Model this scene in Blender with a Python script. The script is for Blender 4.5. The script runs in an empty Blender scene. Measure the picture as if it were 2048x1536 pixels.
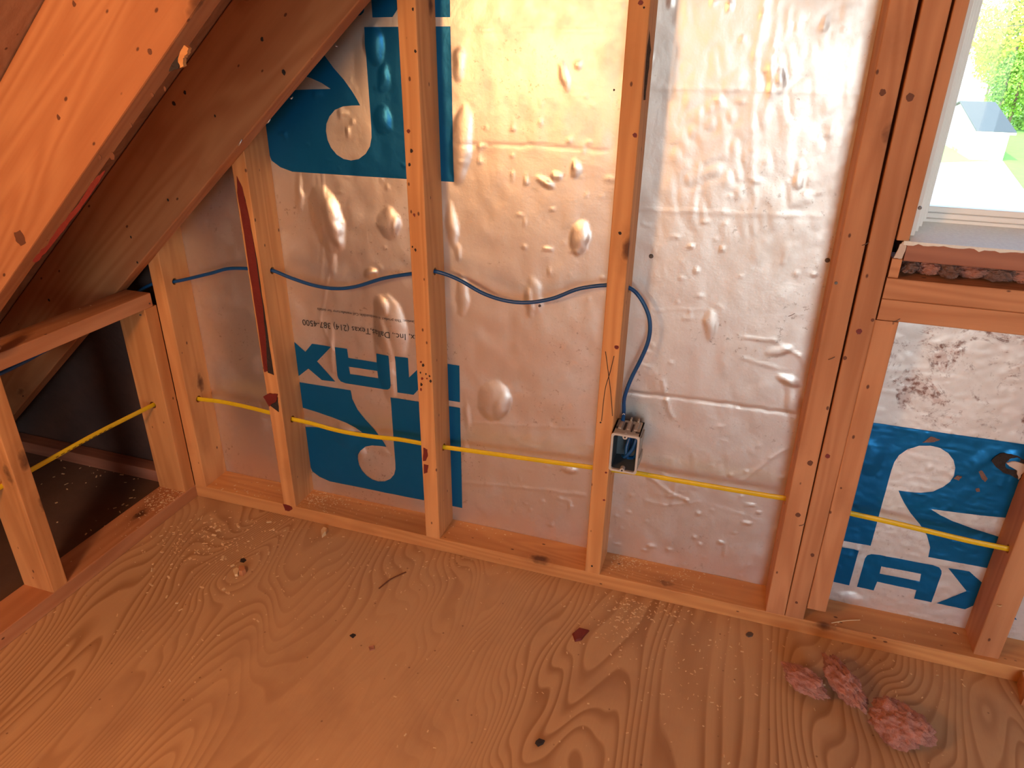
import bpy, bmesh, math, random
import numpy as np
from mathutils import Vector, Matrix, noise as mnoise
from mathutils.geometry import tessellate_polygon

random.seed(11); np.random.seed(11)
SC = bpy.context.scene
COL = SC.collection

# ------------------------------------------------------------------ camera
CAM_P = Vector((1.36631, -1.34014, 1.17928))
YAW, PITCH, ROLL, FPX = -0.312817, 0.448025, 0.0125442, 1437.757
_fw = Vector((math.sin(YAW)*math.cos(PITCH), math.cos(YAW)*math.cos(PITCH), -math.sin(PITCH)))
_r0 = Vector((math.cos(YAW), -math.sin(YAW), 0)); _u0 = _r0.cross(_fw)
_r = math.cos(ROLL)*_r0 + math.sin(ROLL)*_u0
_u = _r.cross(_fw)
cd = bpy.data.cameras.new('camera'); cam = bpy.data.objects.new('camera', cd); COL.objects.link(cam)
cd.sensor_fit = 'HORIZONTAL'; cd.sensor_width = 36.0; cd.lens = FPX/2048*36.0
cd.clip_start = 0.02; cd.clip_end = 500
M = Matrix((_r, _u, -_fw)).transposed().to_4x4(); M.translation = CAM_P
cam.matrix_world = M
SC.camera = cam

# ------------------------------------------------------------------ world, sun, lamps, exposure
SC.view_settings.view_transform = 'Standard'
SC.view_settings.look = 'None'
SC.view_settings.gamma = 1.0
SC.view_settings.use_curve_mapping = False
SC.view_settings.exposure = -0.14
SC.cycles.max_bounces = 7; SC.cycles.diffuse_bounces = 4; SC.cycles.glossy_bounces = 3
W = bpy.data.worlds.new('sky'); SC.world = W; W.use_nodes = True
wn = W.node_tree; wn.nodes.clear()
wo = wn.nodes.new('ShaderNodeOutputWorld'); wb = wn.nodes.new('ShaderNodeBackground')
ws = wn.nodes.new('ShaderNodeTexSky'); ws.sky_type = 'NISHITA'; ws.sun_disc = False
ws.sun_elevation = math.radians(48); ws.sun_rotation = math.radians(200)
wb.inputs['Strength'].default_value = 1.2
wn.links.new(ws.outputs[0], wb.inputs[0]); wn.links.new(wb.outputs[0], wo.inputs[0])

def light(name, kind, loc, target, energy, color, **kw):
    d = bpy.data.lights.new(name, kind); d.energy = energy; d.color = color
    for k, v in kw.items(): setattr(d, k, v)
    o = bpy.data.objects.new(name, d); COL.objects.link(o); o.location = loc
    if target is not None:
        o.rotation_euler = (Vector(target)-Vector(loc)).to_track_quat('-Z', 'Y').to_euler()
    return o
light('sun', 'SUN', (0, 0, 30), (14, 20, 0), 6.0, (1, .95, .86), angle=math.radians(.6))
# bare warm bulb hanging behind and left of the camera
light('bare_bulb', 'POINT', (.50, -1.52, 1.20), None, 42.0, (1.0, .49, .19), shadow_soft_size=.10)
# added unseen area lights: fill from the right, tall daylight at the opposite gable
light('added_side_light', 'AREA', (3.7, -1.15, .95), (0, -.45, .8), 9.0, (.92, .96, 1.0), shape='RECTANGLE', size=1.1, size_y=.8)
light('added_far_daylight', 'AREA', (2.45, -4.93, 1.10), (2.6, 0, 1.05), 30.0, (.74, .90, 1.0), shape='RECTANGLE', size=1.15, size_y=1.95)

# ------------------------------------------------------------------ helpers
def ray(px, py):
    return _fw + (px-1024)/FPX*_r - (py-768)/FPX*_u
def on(px, py, ax, val):
    d = ray(px, py); t = (val-CAM_P[ax])/d[ax]
    return CAM_P + d*t
def onY(px, py, y=0.0): return on(px, py, 1, y)
def onX(px, py, x=0.0): return on(px, py, 0, x)
def onZ(px, py, z=0.0): return on(px, py, 2, z)
def onP(px, py, P, n):
    d = ray(px, py); n = Vector(n)
    return CAM_P + d*((Vector(P)-CAM_P).dot(n)/d.dot(n))

def tag(o, label=None, cat=None, group=None, kind=None):
    if label: o['label'] = label
    if cat: o['category'] = cat
    if group: o['group'] = group
    if kind: o['kind'] = kind
    return o
def obj(name, me, mat=None, parent=None, smooth=False):
    if isinstance(me, bmesh.types.BMesh):
        m = bpy.data.meshes.new(name); me.to_mesh(m); me.free(); me = m
    o = bpy.data.objects.new(name, me); COL.objects.link(o)
    if mat and not me.materials: me.materials.append(mat)
    if smooth: me.polygons.foreach_set('use_smooth', [True]*len(me.polygons))
    if parent: o.parent = parent
    return o
def childify(o, parent):
    """parent o (built in world space) keeping its place"""
    o.parent = parent
    o.matrix_parent_inverse = parent.matrix_basis.inverted()
    return o
def empty(name, loc):
    o = bpy.data.objects.new(name, None); COL.objects.link(o); o.location = loc; o.empty_display_size = .03
    return o
def mesh(name, vs, fs):
    m = bpy.data.meshes.new(name); m.from_pydata([tuple(v) for v in vs], [], fs); m.update(); return m
def box_bm(bm, lo, hi):
    x0, y0, z0 = lo; x1, y1, z1 = hi
    v = [bm.verts.new(p) for p in ((x0,y0,z0),(x1,y0,z0),(x1,y1,z0),(x0,y1,z0),(x0,y0,z1),(x1,y0,z1),(x1,y1,z1),(x0,y1,z1))]
    for f in ((0,3,2,1),(4,5,6,7),(0,1,5,4),(1,2,6,5),(2,3,7,6),(3,0,4,7)): bm.faces.new([v[i] for i in f])
def boxes(name, lst, mat, parent=None, bev=0.0):
    bm = bmesh.new()
    for lo, hi in lst: box_bm(bm, lo, hi)
    if bev: bmesh.ops.bevel(bm, geom=bm.edges[:], offset=bev, segments=2, affect='EDGES', profile=.5)
    return obj(name, bm, mat, parent)
def tube(name, pts, r, mat, parent=None, ry=None, seg=10, sub=8, up=Vector((0,0,1)), cap=True):
    """smooth tube through points (Catmull-Rom); ry = half height along up for flat cable"""
    P = [Vector(p) for p in pts]
    Q = []
    n = len(P)
    for i in range(n-1):
        p0 = P[max(i-1,0)]; p1 = P[i]; p2 = P[i+1]; p3 = P[min(i+2,n-1)]
        for k in range(sub):
            t = k/sub
            Q.append(.5*((2*p1)+(p2-p0)*t+(2*p0-5*p1+4*p2-p3)*t*t+(3*p1-p0-3*p2+p3)*t**3))
    Q.append(P[-1])
    vs, fs = [], []
    for i, q in enumerate(Q):
        d = (Q[min(i+1,len(Q)-1)]-Q[max(i-1,0)]).normalized()
        s = d.cross(up)
        if s.length < 1e-4: s = d.cross(Vector((0,1,0)))
        s.normalize(); w = s.cross(d)
        for k in range(seg):
            a = 2*math.pi*k/seg
            vs.append(q + s*(r*math.cos(a)) + w*((ry or r)*math.sin(a)))
    for i in range(len(Q)-1):
        for k in range(seg):
            a = i*seg+k; b = i*seg+(k+1)%seg
            fs.append((a, b, b+seg, a+seg))
    if cap:
        fs.append(tuple(range(seg-1,-1,-1))); fs.append(tuple((len(Q)-1)*seg+k for k in range(seg)))
    return obj(name, mesh(name, vs, fs), mat, parent, smooth=True)
def patch(name, pts, n, mat, parent=None, thick=.0012):
    """thin solid flake from a planar outline, lifted along n"""
    n = Vector(n).normalized()
    a = [Vector(p)-n*.0006 for p in pts]; b = [Vector(p)+n*thick for p in pts]
    k = len(a)
    fs = [tuple(range(k, 2*k)), tuple(range(k-1, -1, -1))] + [(i,(i+1)%k,k+(i+1)%k,k+i) for i in range(k)]
    m = mesh(name, a+b, fs)
    bm = bmesh.new(); bm.from_mesh(m); bmesh.ops.recalc_face_normals(bm, faces=bm.faces[:]); bm.to_mesh(m); bm.free()
    o = obj(name, m, mat)
    if parent: childify(o, parent)
    return o
def jag(pts, amp, n=4, plane='xz', seed=0):
    rd = random.Random(seed); out = []
    for i in range(len(pts)):
        a = Vector(pts[i]); b = Vector(pts[(i+1)%len(pts)])
        for k in range(n):
            p = a.lerp(b, k/n)
            if k:
                p = p + Vector((rd.uniform(-amp,amp) if 'x' in plane else 0, rd.uniform(-amp,amp) if 'y' in plane else 0, rd.uniform(-amp,amp) if 'z' in plane else 0))
            out.append(p)
    return out

# ------------------------------------------------------------------ materials
class MT:
    def __init__(s, name):
        s.m = bpy.data.materials.new(name); s.m.use_nodes = True
        s.t = s.m.node_tree; s.b = s.t.nodes['Principled BSDF']
    def n(s, typ, ins=None, **kw):
        o = s.t.nodes.new('ShaderNode'+typ)
        for k, v in kw.items(): setattr(o, k, v)
        for k, v in (ins or {}).items(): s.set(o.inputs[k], v)
        return o
    def set(s, inp, v):
        if isinstance(v, bpy.types.NodeSocket): s.t.links.new(v, inp)
        elif isinstance(v, bpy.types.Node): s.t.links.new(v.outputs[0], inp)
        else:
            if isinstance(v, tuple) and len(v) == 3 and inp.type == 'RGBA': v = v+(1,)
            inp.default_value = v
    def math(s, op, a, b=0.0, c=None, clamp=False):
        o = s.t.nodes.new('ShaderNodeMath'); o.operation = op; o.use_clamp = clamp
        s.set(o.inputs[0], a); s.set(o.inputs[1], b)
        if c is not None: s.set(o.inputs[2], c)
        return o.outputs[0]
    def ramp(s, fac, stops, interp='LINEAR'):
        o = s.t.nodes.new('ShaderNodeValToRGB'); o.color_ramp.interpolation = interp
        e = o.color_ramp.elements
        while len(e) < len(stops): e.new(.5)
        for k, (p, c) in enumerate(stops):
            e[k].position = p; e[k].color = (c+(1,)) if isinstance(c, tuple) else (c,c,c,1)
        s.set(o.inputs[0], fac); return o.outputs[0]
    def mix(s, fac, a, b, mode='MIX'):
        o = s.t.nodes.new('ShaderNodeMix'); o.data_type = 'RGBA'; o.blend_type = mode
        s.set(o.inputs[0], fac); s.set(o.inputs[6], a); s.set(o.inputs[7], b); return o.outputs[2]
    def noise(s, vec, scale, detail=3, rough=.5, dist=0.0):
        return s.n('TexNoise', {'Vector': vec, 'Scale': scale, 'Detail': detail, 'Roughness': rough, 'Distortion': dist}).outputs[0]
    def mapping(s, vec, scale=(1,1,1), loc=(0,0,0)):
        return s.n('Mapping', {'Vector': vec, 'Scale': scale, 'Location': loc}).outputs[0]
    def P(s, **kw):
        for k, v in kw.items(): s.set(s.b.inputs[k.replace('_',' ')], v)
        return s.m

def wood(name, light_c, dark_c, rough=.62, knots=True, stain=.5):
    T = MT(name)
    tc = T.n('TexCoord').outputs['Object']
    rnd = T.n('ObjectInfo').outputs['Random']
    off = T.n('CombineXYZ', {0: T.math('MULTIPLY', rnd, 37.0), 1: T.math('MULTIPLY', rnd, 11.3), 2: T.math('MULTIPLY', rnd, 5.1)}).outputs[0]
    v = T.n('VectorMath', {0: tc, 1: off}, operation='ADD').outputs[0]
    rings = T.noise(T.mapping(v, (.9, 9, 9)), 1.0, 2, .45, .3)
    band = T.math('SINE', T.math('MULTIPLY', rings, 70.0))
    band = T.math('MULTIPLY_ADD', band, .5, .5)
    fib = T.noise(T.mapping(v, (5, 160, 160)), 1.0, 3, .6)
    blotch = T.noise(T.mapping(v, (2.2, 9, 9)), 1.0, 3, .55)
    f = T.math('ADD', T.math('MULTIPLY', band, .42), T.math('MULTIPLY', fib, .38))
    c = T.mix(f, light_c, dark_c)
    c = T.mix(T.ramp(blotch, [(.42, 0.0), (.75, stain)]), c, tuple(x*.62 for x in dark_c))
    if knots:
        vo = T.n('TexVoronoi', {'Vector': T.mapping(v, (4.6, 9, 9)), 'Scale': 1.0}, feature='F1')
        d = T.math('ADD', vo.outputs['Distance'], T.math('MULTIPLY', T.math('SUBTRACT', T.noise(v, 60, 2), .5), .12))
        c = T.mix(T.ramp(d, [(.05, .9), (.10, .55), (.14, 0.0)]), c, (.085, .026, .010))
        ring = T.ramp(d, [(.10, 0.0), (.16, .35), (.30, 0.0)])
        c = T.mix(ring, c, tuple(x*.7 for x in dark_c))
        vo2 = T.n('TexVoronoi', {'Vector': T.mapping(v, (17, 30, 30), (3.1, 1.7, .4)), 'Scale': 1.0}, feature='F1')
        c = T.mix(T.ramp(vo2.outputs['Distance'], [(.055, .85), (.09, 0.0)]), c, (.07, .02, .012))
    bmp = T.n('Bump', {'Strength': .25, 'Distance': .0015, 'Height': T.math('ADD', fib, T.math('MULTIPLY', band, .4))}).outputs[0]
    return T.P(Base_Color=c, Roughness=rough, Normal=bmp, Specular_IOR_Level=.3)

M_STUD = wood('stud_pine', (.74, .36, .135), (.52, .20, .06))
M_STUD2 = wood('stud_fir_red', (.62, .29, .135), (.42, .155, .06))
M_RAFT = wood('rafter_pine', (.58, .25, .10), (.40, .13, .045), stain=.3)
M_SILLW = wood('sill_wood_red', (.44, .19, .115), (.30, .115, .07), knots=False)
M_PLATE = wood('plate_pine', (.70, .34, .12), (.50, .19, .06), stain=.35)

def plywood():
    T = MT('plywood_floor')
    tc = T.n('TexCoord').outputs['Object']
    warp = T.n('TexNoise', {'Vector': T.mapping(tc, (1.6, .55, 1)), 'Scale': 1.0, 'Detail': 2.0, 'Roughness': .4})
    f = T.noise(T.mapping(tc, (2.6, .75, 1), (.37, .9, 0)), 1.0, 2.0, .42, .7)
    ph = T.math('ADD', T.math('MULTIPLY', f, 330.0), T.math('MULTIPLY', T.n('SeparateXYZ', {0: tc}).outputs[0], 230.0))
    saw = T.math('FRACT', T.math('DIVIDE', ph, 6.283))
    band = T.ramp(saw, [(0, .1), (.45, .28), (.80, 1.0), (.90, .95), (1, .1)])
    area = T.ramp(T.noise(T.mapping(tc, (2.6, .8, 1), (5, 2, 0)), 1.0, 3, .5), [(.38, .12), (.62, 1.0)])
    fib = T.noise(T.mapping(tc, (260, 9, 1)), 1.0, 3, .6)
    k = T.math('MULTIPLY', band, area)
    c = T.mix(k, (.60, .385, .20), (.32, .155, .062))
    c = T.mix(T.math('MULTIPLY', fib, .35), c, (.42, .24, .12))
    stain = T.ramp(T.noise(T.mapping(tc, (3, 2.2, 1), (1, 7, 0)), 1.3, 5, .6), [(.50, 0.0), (.72, .55)])
    c = T.mix(stain, c, (.34, .185, .10))
    spk = T.n('TexVoronoi', {'Vector': tc, 'Scale': 26.0}, feature='F1').outputs['Distance']
    c = T.mix(T.ramp(spk, [(.035, .7), (.07, 0.0)]), c, (.16, .07, .035))
    bmp = T.n('Bump', {'Strength': .3, 'Distance': .001, 'Height': T.math('SUBTRACT', fib, k)}).outputs[0]
    return T.P(Base_Color=c, Roughness=.55, Normal=bmp, Specular_IOR_Level=.35)
M_PLY = plywood()

def foil():
    T = MT('foil_facer')
    tc = T.n('TexCoord').outputs['Object']
    sx = T.n('SeparateXYZ', {0: tc})
    n1 = T.noise(tc, 22, 4, .6); n2 = T.noise(tc, 130, 3, .6); n3 = T.noise(T.mapping(tc, (60, 1, 6)), 1.0, 2)
    dirt = T.ramp(T.noise(tc, 9, 5, .65), [(.48, 0.0), (.78, .35)])
    c = T.mix(dirt, (.86, .85, .835), (.56, .51, .46))
    # mould and fibre stains on the dusty sheet below the window
    reg = T.math('MULTIPLY', T.ramp(T.math('MULTIPLY', sx.outputs[0], .4), [(.655, 0.0), (.665, 1.0)]), T.ramp(sx.outputs[2], [(.38, .15), (.54, 1.0)]))
    m1 = T.ramp(T.noise(T.mapping(tc, (1,1,1), (.3,0,.1)), 15, 6, .74, .8), [(.51, 0.0), (.61, .95)])
    m2 = T.ramp(T.noise(tc, 75, 4, .7), [(.47, 0.0), (.60, 1.0)])
    c = T.mix(T.math('MULTIPLY', T.math('MULTIPLY', m1, m2), reg), c, (.13, .06, .045))
    c = T.mix(T.math('MULTIPLY', T.ramp(m1, [(.5, 0.0), (1, .4)]), reg), c, (.45, .24, .19))
    dustm = T.math('MULTIPLY', T.ramp(T.math('MULTIPLY', sx.outputs[0], .4), [(.655, 0.0), (.665, 1.0)]), T.ramp(sx.outputs[2], [(.05, .35), (.55, 1.0)]))
    # grey scuffs in the bay beside the window
    sc = T.math('MULTIPLY', T.ramp(T.noise(tc, 95, 4, .7), [(.60, 0.0), (.68, .6)]), T.ramp(T.noise(tc, 6.5, 3, .5), [(.48, 0.0), (.62, 1.0)]))
    c = T.mix(sc, c, (.36, .31, .28))
    h = T.math('ADD', T.math('MULTIPLY', n1, .6), T.math('ADD', T.math('MULTIPLY', n2, .38), T.math('MULTIPLY', n3, .25)))
    bmp = T.n('Bump', {'Strength': .22, 'Distance': .003, 'Height': h}).outputs[0]
    return T.P(Base_Color=c, Metallic=T.math('MULTIPLY_ADD', dustm, -.60, 1.0), Roughness=T.math('MULTIPLY_ADD', dirt, .45, .42), Normal=bmp)
M_FOIL = foil()

def simple(name, c, rough=.6, metal=0.0, bump=None, var=.25, vs=30.0, **kw):
    T = MT(name)
    tc = T.n('TexCoord').outputs['Object']
    nz = T.noise(tc, vs, 4, .6)
    col = T.mix(T.math('MULTIPLY', nz, var*2), c, tuple(x*.45 for x in c))
    if bump: kw['Normal'] = T.n('Bump', {'Strength': bump[0], 'Distance': bump[1], 'Height': T.noise(tc, bump[2], 4, .6)}).outputs[0]
    return T.P(Base_Color=col, Roughness=rough, Metallic=metal, **kw)
M_BLUEINK = simple('blue_print_ink', (.003, .175, .46), .34, .62, (.3, .004, 22), .12)
M_BLACKINK = simple('dark_print_ink', (.03, .035, .04), .5)
M_BARK = simple('red_bark', (.20, .020, .013), .55, 0, (.6, .004, 60), .3)
M_BARKD = simple('dark_bark', (.035, .022, .018), .8, 0, (.8, .006, 90), .4)
M_BCABLE = simple('blue_cable_jacket', (.006, .080, .25), .38)
M_YCABLE = simple('yellow_cable_jacket', (.86, .58, .01), .42)
M_YPRINT = simple('cable_print', (.12, .07, .01), .6)
M_BOXP = simple('grey_box_plastic', (.42, .36, .30), .5)
M_RIMP = simple('pale_box_rim', (.62, .58, .52), .5)
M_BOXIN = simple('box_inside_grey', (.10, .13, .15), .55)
M_VINYL = simple('white_vinyl', (.90, .89, .85), .4, var=.06)
M_SILLP = simple('speckled_white_paint', (.90, .88, .78), .5, 0, (.4, .002, 160), .22, 190.0)
M_PINK = simple('pink_fibreglass', (.62, .28, .21), .95, 0, (.9, .006, 90), .5, 60.0, Subsurface_Weight=.15)
M_DPINK = simple('dusty_fibreglass', (.34, .20, .165), .95, 0, (.9, .008, 70), .6, 18.0)
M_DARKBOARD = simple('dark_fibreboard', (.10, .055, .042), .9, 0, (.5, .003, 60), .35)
M_DARKFLOOR = simple('dark_subfloor', (.17, .095, .065), .95, 0, (.5, .003, 40), .4, 12.0)
M_NAIL = simple('nail_steel', (.16, .13, .115), .45, .7)
M_CHIP = simple('fresh_shaving', (.84, .60, .33), .7)
M_KNOT = simple('knot_brown', (.17, .055, .022), .7)
M_PENCIL = simple('pencil_mark', (.06, .035, .025), .7)
M_PAPER = simple('torn_paper', (.72, .60, .50), .8)
def glass():
    T = MT('window_glass')
    tr = T.n('BsdfTransparent', {'Color': (.97, .985, .975, 1)}); gl = T.n('BsdfGlossy', {'Roughness': .02})
    fr = T.n('Fresnel', {'IOR': 1.45})
    mx = T.n('MixShader', {0: T.math('MULTIPLY', fr, .8), 1: tr, 2: gl})
    T.t.links.new(mx.outputs[0], T.t.nodes['Material Output'].inputs[0]); return T.m
M_GLASS = glass()

# ------------------------------------------------------------------ dimensions
RM, RB = .866, .674            # slope of the roof underside: z = RB + RM*x
RC, RS = math.cos(math.atan(RM)), math.sin(math.atan(RM))
RD = .180                      # rafter depth
FY = .089                      # foil face
S, D = .038, .089

# ------------------------------------------------------------------ structure
fl = boxes('floor', [((-.0885, -5.0, -.019), (4.9, .089, 0))], M_PLY); tag(fl, kind='structure')
fe = boxes('floor_eave', [((-1.25, -5.0, -.019), (-.0885, .089, 0))], M_DARKFLOOR); tag(fe, kind='structure')  # floor behind the knee wall, in a darker colour than the plywood

# value noise on arrays
def vnoise(x, y, seed=0):
    xi = np.floor(x).astype(np.int64); yi = np.floor(y).astype(np.int64)
    xf = x-xi; yf = y-yi
    def h(a, b):
        n = (a*374761393 + b*668265263 + seed*2147483647) & 0xffffffff
        n = ((n ^ (n >> 13))*1274126177) & 0xffffffff
        return ((n ^ (n >> 16)) & 0xffff)/65535.0
    u = xf*xf*(3-2*xf); v = yf*yf*(3-2*yf)
    return (h(xi,yi)*(1-u)+h(xi+1,yi)*u)*(1-v)+(h(xi,yi+1)*(1-u)+h(xi+1,yi+1)*u)*v
# bubbles in the foil: pixel centre, half sizes in pixels, tilt (deg), height (m)
BUB = [(656,440,32,68,12,.014),(668,445,14,48,10,.006),(778,446,23,32,-5,.011),(792,450,8,26,-12,.005),(782,655,33,66,6,.012),(770,715,18,90,4,.007),
       (764,610,16,22,20,.006),(988,801,33,41,-14,.012),(1005,812,14,32,-20,.005),(600,385,7,44,-8,.006),(748,90,20,42,4,.010),(768,155,11,32,-12,.008),(766,240,20,28,-5,.009),
       (918,128,13,38,-4,.009),(922,290,22,82,-8,.010),(905,452,11,50,4,.009),(918,505,7,20,0,.005),(925,590,13,42,0,.009),(934,830,7,30,0,.004),(930,900,6,26,0,.004),
       (1128,152,10,38,18,.006),(1156,128,10,11,0,.005),(1152,338,11,18,0,.007),(1090,366,22,9,-25,.005),(1160,476,20,36,-6,.009),(1058,602,9,34,10,.007),
       (1420,650,12,34,8,.006),(1560,160,10,30,14,.008),(1545,165,14,42,14,.006),(1596,362,14,18,0,.006),(722,905,12,16,0,.006),(770,905,9,8,0,.005),(690,870,22,26,0,.007),
       (662,690,7,42,-6,.005),(664,520,9,36,4,.005),(742,545,15,9,20,.009),(1070,590,16,40,10,.004),(1140,938,18,8,10,.005),(1095,930,6,6,0,.003),
       (1742,915,24,36,8,.008),(1905,950,10,8,0,.004),(1960,920,16,30,-20,.006),(2022,925,30,26,20,.008),(1700,1195,24,14,8,.006),(1560,700,30,10,25,.004),(1588,815,16,60,20,.007),(1575,760,26,10,-20,.005)]
BUBW = []
for cx, cy, rx, ry, an, am in BUB:
    c = onY(cx, cy, FY); ex = (onY(cx+rx, cy, FY)-c).length; ez = (onY(cx, cy+ry, FY)-c).length
    BUBW.append((c.x, c.z, ex, ez, math.radians(an), am))
# creases: pixel polylines, half width (m), height (m)
CRE = [([(905,57),(1235,63)],.003,.0012),([(655,274),(740,277)],.002,.001),([(910,288),(1060,291),(1215,302)],.003,-.0014),([(1310,177),(1480,178),(1735,190)],.004,.0012),([(1280,418),(1640,432)],.004,.0012),
       ([(1250,784),(1330,792),(1480,812),(1590,828)],.0035,-.0030),([(935,845),(1180,858)],.003,.0012),([(930,965),(1050,975),(1170,988)],.004,.0018),
       ([(1325,760),(1333,800),(1345,835)],.0035,.0026),([(1480,965),(1540,915),(1588,890)],.0035,.0024),([(1490,675),(1545,680),(1600,712),(1612,730)],.003,.0024),([(1485,716),(1555,735)],.003,.0016),
       ([(1245,850),(1180,850)],.003,.001),([(1530,0),(1512,110),(1505,300),(1510,420)],.005,.0014),([(1560,0),(1548,90),(1535,220)],.006,.0016),([(1585,0),(1570,70)],.005,.0013),([(1400,220),(1398,330),(1385,440)],.004,.0011),
       ([(1300,955),(1340,985),(1375,1000)],.004,.0024),([(1320,945),(1350,960),(1345,1010)],.003,.0026),([(1290,1000),(1330,1010),(1400,1003)],.003,.0015),([(1120,985),(1170,992)],.003,.0016),
       ([(645,330),(650,420),(645,520),(640,570)],.003,.0016),([(672,500),(655,560),(640,640)],.003,.0022),([(1300,620),(1410,618)],.002,.001),([(640,640),(668,700),(665,740)],.003,.0026),([(1520,1040),(1420,1010)],.003,.001)]
CREW = [([onY(a, b, FY) for a, b in pl], w, am) for pl, w, am in CRE]
def hfun(X, Z):
    h = .0016*(vnoise(X*9, Z*5, 1)-.3) + .0010*vnoise(X*38, Z*26, 2)
    b4 = np.clip((X-1.16)/.06, 0, 1)*np.clip((1.60-X)/.05, 0, 1)
    up = np.clip((Z-.55)/.25, 0, 1)
    h += b4*(.0005+.0006*up)*np.abs(vnoise(X*55+Z*14, Z*34-X*16, 3)-.5)*np.clip(vnoise(X*7, Z*4, 5)*2-.5, 0, 1)*2
    b5 = np.clip((X-1.62)/.03, 0, 1)
    h += b5*.0010*np.abs(vnoise(X*75+Z*20, Z*90, 4)-.5)*2
    dim = vnoise(X*70, Z*60, 7); h += .0025*np.clip(dim-.86, 0, 1)*7*np.clip(vnoise(X*5, Z*5, 8)*2-.7, 0, 1)
    wx = (vnoise(X*60, Z*60, 11)-.5)*.006; wz = (vnoise(X*60, Z*60, 12)-.5)*.006
    for cx, cz, ex, ez, an, am in BUBW:
        dx = X-cx+wx; dz = Z-cz+wz
        a = (dx*math.cos(an)+dz*math.sin(an))/ex; b = (-dx*math.sin(an)+dz*math.cos(an))/ez
        r2 = a*a+b*b
        h = h + am*(.5 if ex > .016 else .34)*np.clip(1-r2, 0, 1)**.85*(1+.25*a)
    for pl, w, am in CREW:
        for p, q in zip(pl[:-1], pl[1:]):
            ux, uz = q.x-p.x, q.z-p.z; L2 = ux*ux+uz*uz
            t = np.clip(((X-p.x)*ux+(Z-p.z)*uz)/L2, 0, 1)
            d2 = (X-p.x-t*ux+wx*.6)**2+(Z-p.z-t*uz+wz*.6)**2
            h = h + am*np.exp(-d2/(w*w*.8))*.42
    return np.clip(h, -.004, .03)
GS = .004
gx = np.arange(-.004, 2.40, GS); gz = np.arange(.010, 1.46, GS)
GX, GZ = np.meshgrid(gx, gz)
GH = hfun(GX, GZ)
vs = np.stack([GX, FY-GH, GZ], -1).reshape(-1, 3)
nx = len(gx)
fs = []
for j in range(len(gz)-1):
    for i in range(nx-1):
        if gx[i] > 1.612 and gz[j] > .765: continue
        a = j*nx+i
        fs.append((a, a+1, a+nx+1, a+nx))
fm = bpy.data.meshes.new('wall_back'); fm.from_pydata(vs.tolist(), [], fs); fm.update()
foil_o = obj('wall_back', fm, M_FOIL, smooth=True); tag(foil_o, kind='structure')
boxes('foil_panel', [((-.004, FY+.005, 1.46), (1.612, FY+.02, 2.75)), ((2.42, FY+.005, 0), (4.1, FY+.02, 2.75)), ((1.612, FY+.005, 2.02), (2.42, FY+.02, 2.75))], M_FOIL, foil_o)
sh = boxes('wall_outer', [((-1.3, .11, -.02), (1.62, .135, 2.9)), ((1.62, .11, -.02), (2.42, .135, .872)), ((2.42, .11, -.02), (5, .135, 2.9)), ((1.62, .11, 2.02), (2.42, .135, 2.9))], M_DARKBOARD); tag(sh, kind='structure')
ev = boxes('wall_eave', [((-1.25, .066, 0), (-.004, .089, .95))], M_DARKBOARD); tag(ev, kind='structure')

# blue print on the foil (coordinates measured on the lower left print; the others repeat or turn it)
LOGO = {
 'letter_r': [(.318,.370),(.475,.371),(.477,.347),(.490,.318),(.509,.294),(.532,.271),(.549,.249),(.559,.234),(.565,.223),(.545,.222),(.524,.2195),(.504,.212),(.489,.198),(.480,.183),(.477,.168),(.479,.150),(.486,.134),(.499,.120),(.515,.112),(.533,.110),(.552,.114),(.570,.126),(.582,.142),(.587,.160),(.588,.178),(.587,.370),(.773,.3725),(.773,.080),(.663,.079),(.381,.077),(.351,.085),(.330,.098),(.322,.123),(.318,.150),(.318,.236),(.362,.243),(.407,.248),(.455,.251),(.498,.253),(.478,.264),(.453,.273),(.414,.282),(.367,.290),(.318,.296)],
 'letter_m': [(.607,.485),(.641,.485),(.641,.433),(.690,.485),(.695,.485),(.743,.433),(.743,.485),(.774,.485),(.773,.388),(.735,.388),(.692,.437),(.651,.388),(.607,.387)],
 'letter_a': [(.442,.485),(.476,.485),(.477,.461),(.555,.460),(.557,.485),(.591,.485),(.591,.405),(.588,.396),(.581,.391),(.568,.389),(.462,.389),(.449,.392),(.443,.399),(.441,.407)],
 'letter_x': [(.280,.485),(.322,.485),(.355,.460),(.377,.485),(.432,.485),(.386,.438),(.433,.389),(.394,.387),(.358,.414),(.325,.387),(.276,.387),(.322,.437)],
}
HOLE_A = [(.478,.417),(.556,.417),(.555,.437),(.476,.437)]
def clip_cell(poly, x0, x1, z0, z1):
    for ax, val, sgn in ((0,x0,1),(0,x1,-1),(1,z0,1),(1,z1,-1)):
        out = []
        for i in range(len(poly)):
            a = poly[i-1]; b = poly[i]
            da = (a[ax]-val)*sgn; db = (b[ax]-val)*sgn
            if (da < 0) != (db < 0):
                t = da/(da-db); out.append((a[0]+(b[0]-a[0])*t, a[1]+(b[1]-a[1])*t))
            if db >= 0: out.append(b)
        poly = out
        if len(poly) < 3: return None
    return poly
def area2(p):
    return sum(p[i-1][0]*p[i][1]-p[i][0]*p[i-1][1] for i in range(len(p)))
def hat(x, z):
    """height of the foil mesh itself (bilinear)"""
    fx = np.clip((x-gx[0])/GS, 0, nx-1.001); fz = np.clip((z-gz[0])/GS, 0, len(gz)-1.001)
    i = fx.astype(int); j = fz.astype(int); u = fx-i; v = fz-j
    return (GH[j,i]*(1-u)+GH[j,i+1]*u)*(1-v)+(GH[j+1,i]*(1-u)+GH[j+1,i+1]*u)*v
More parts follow.
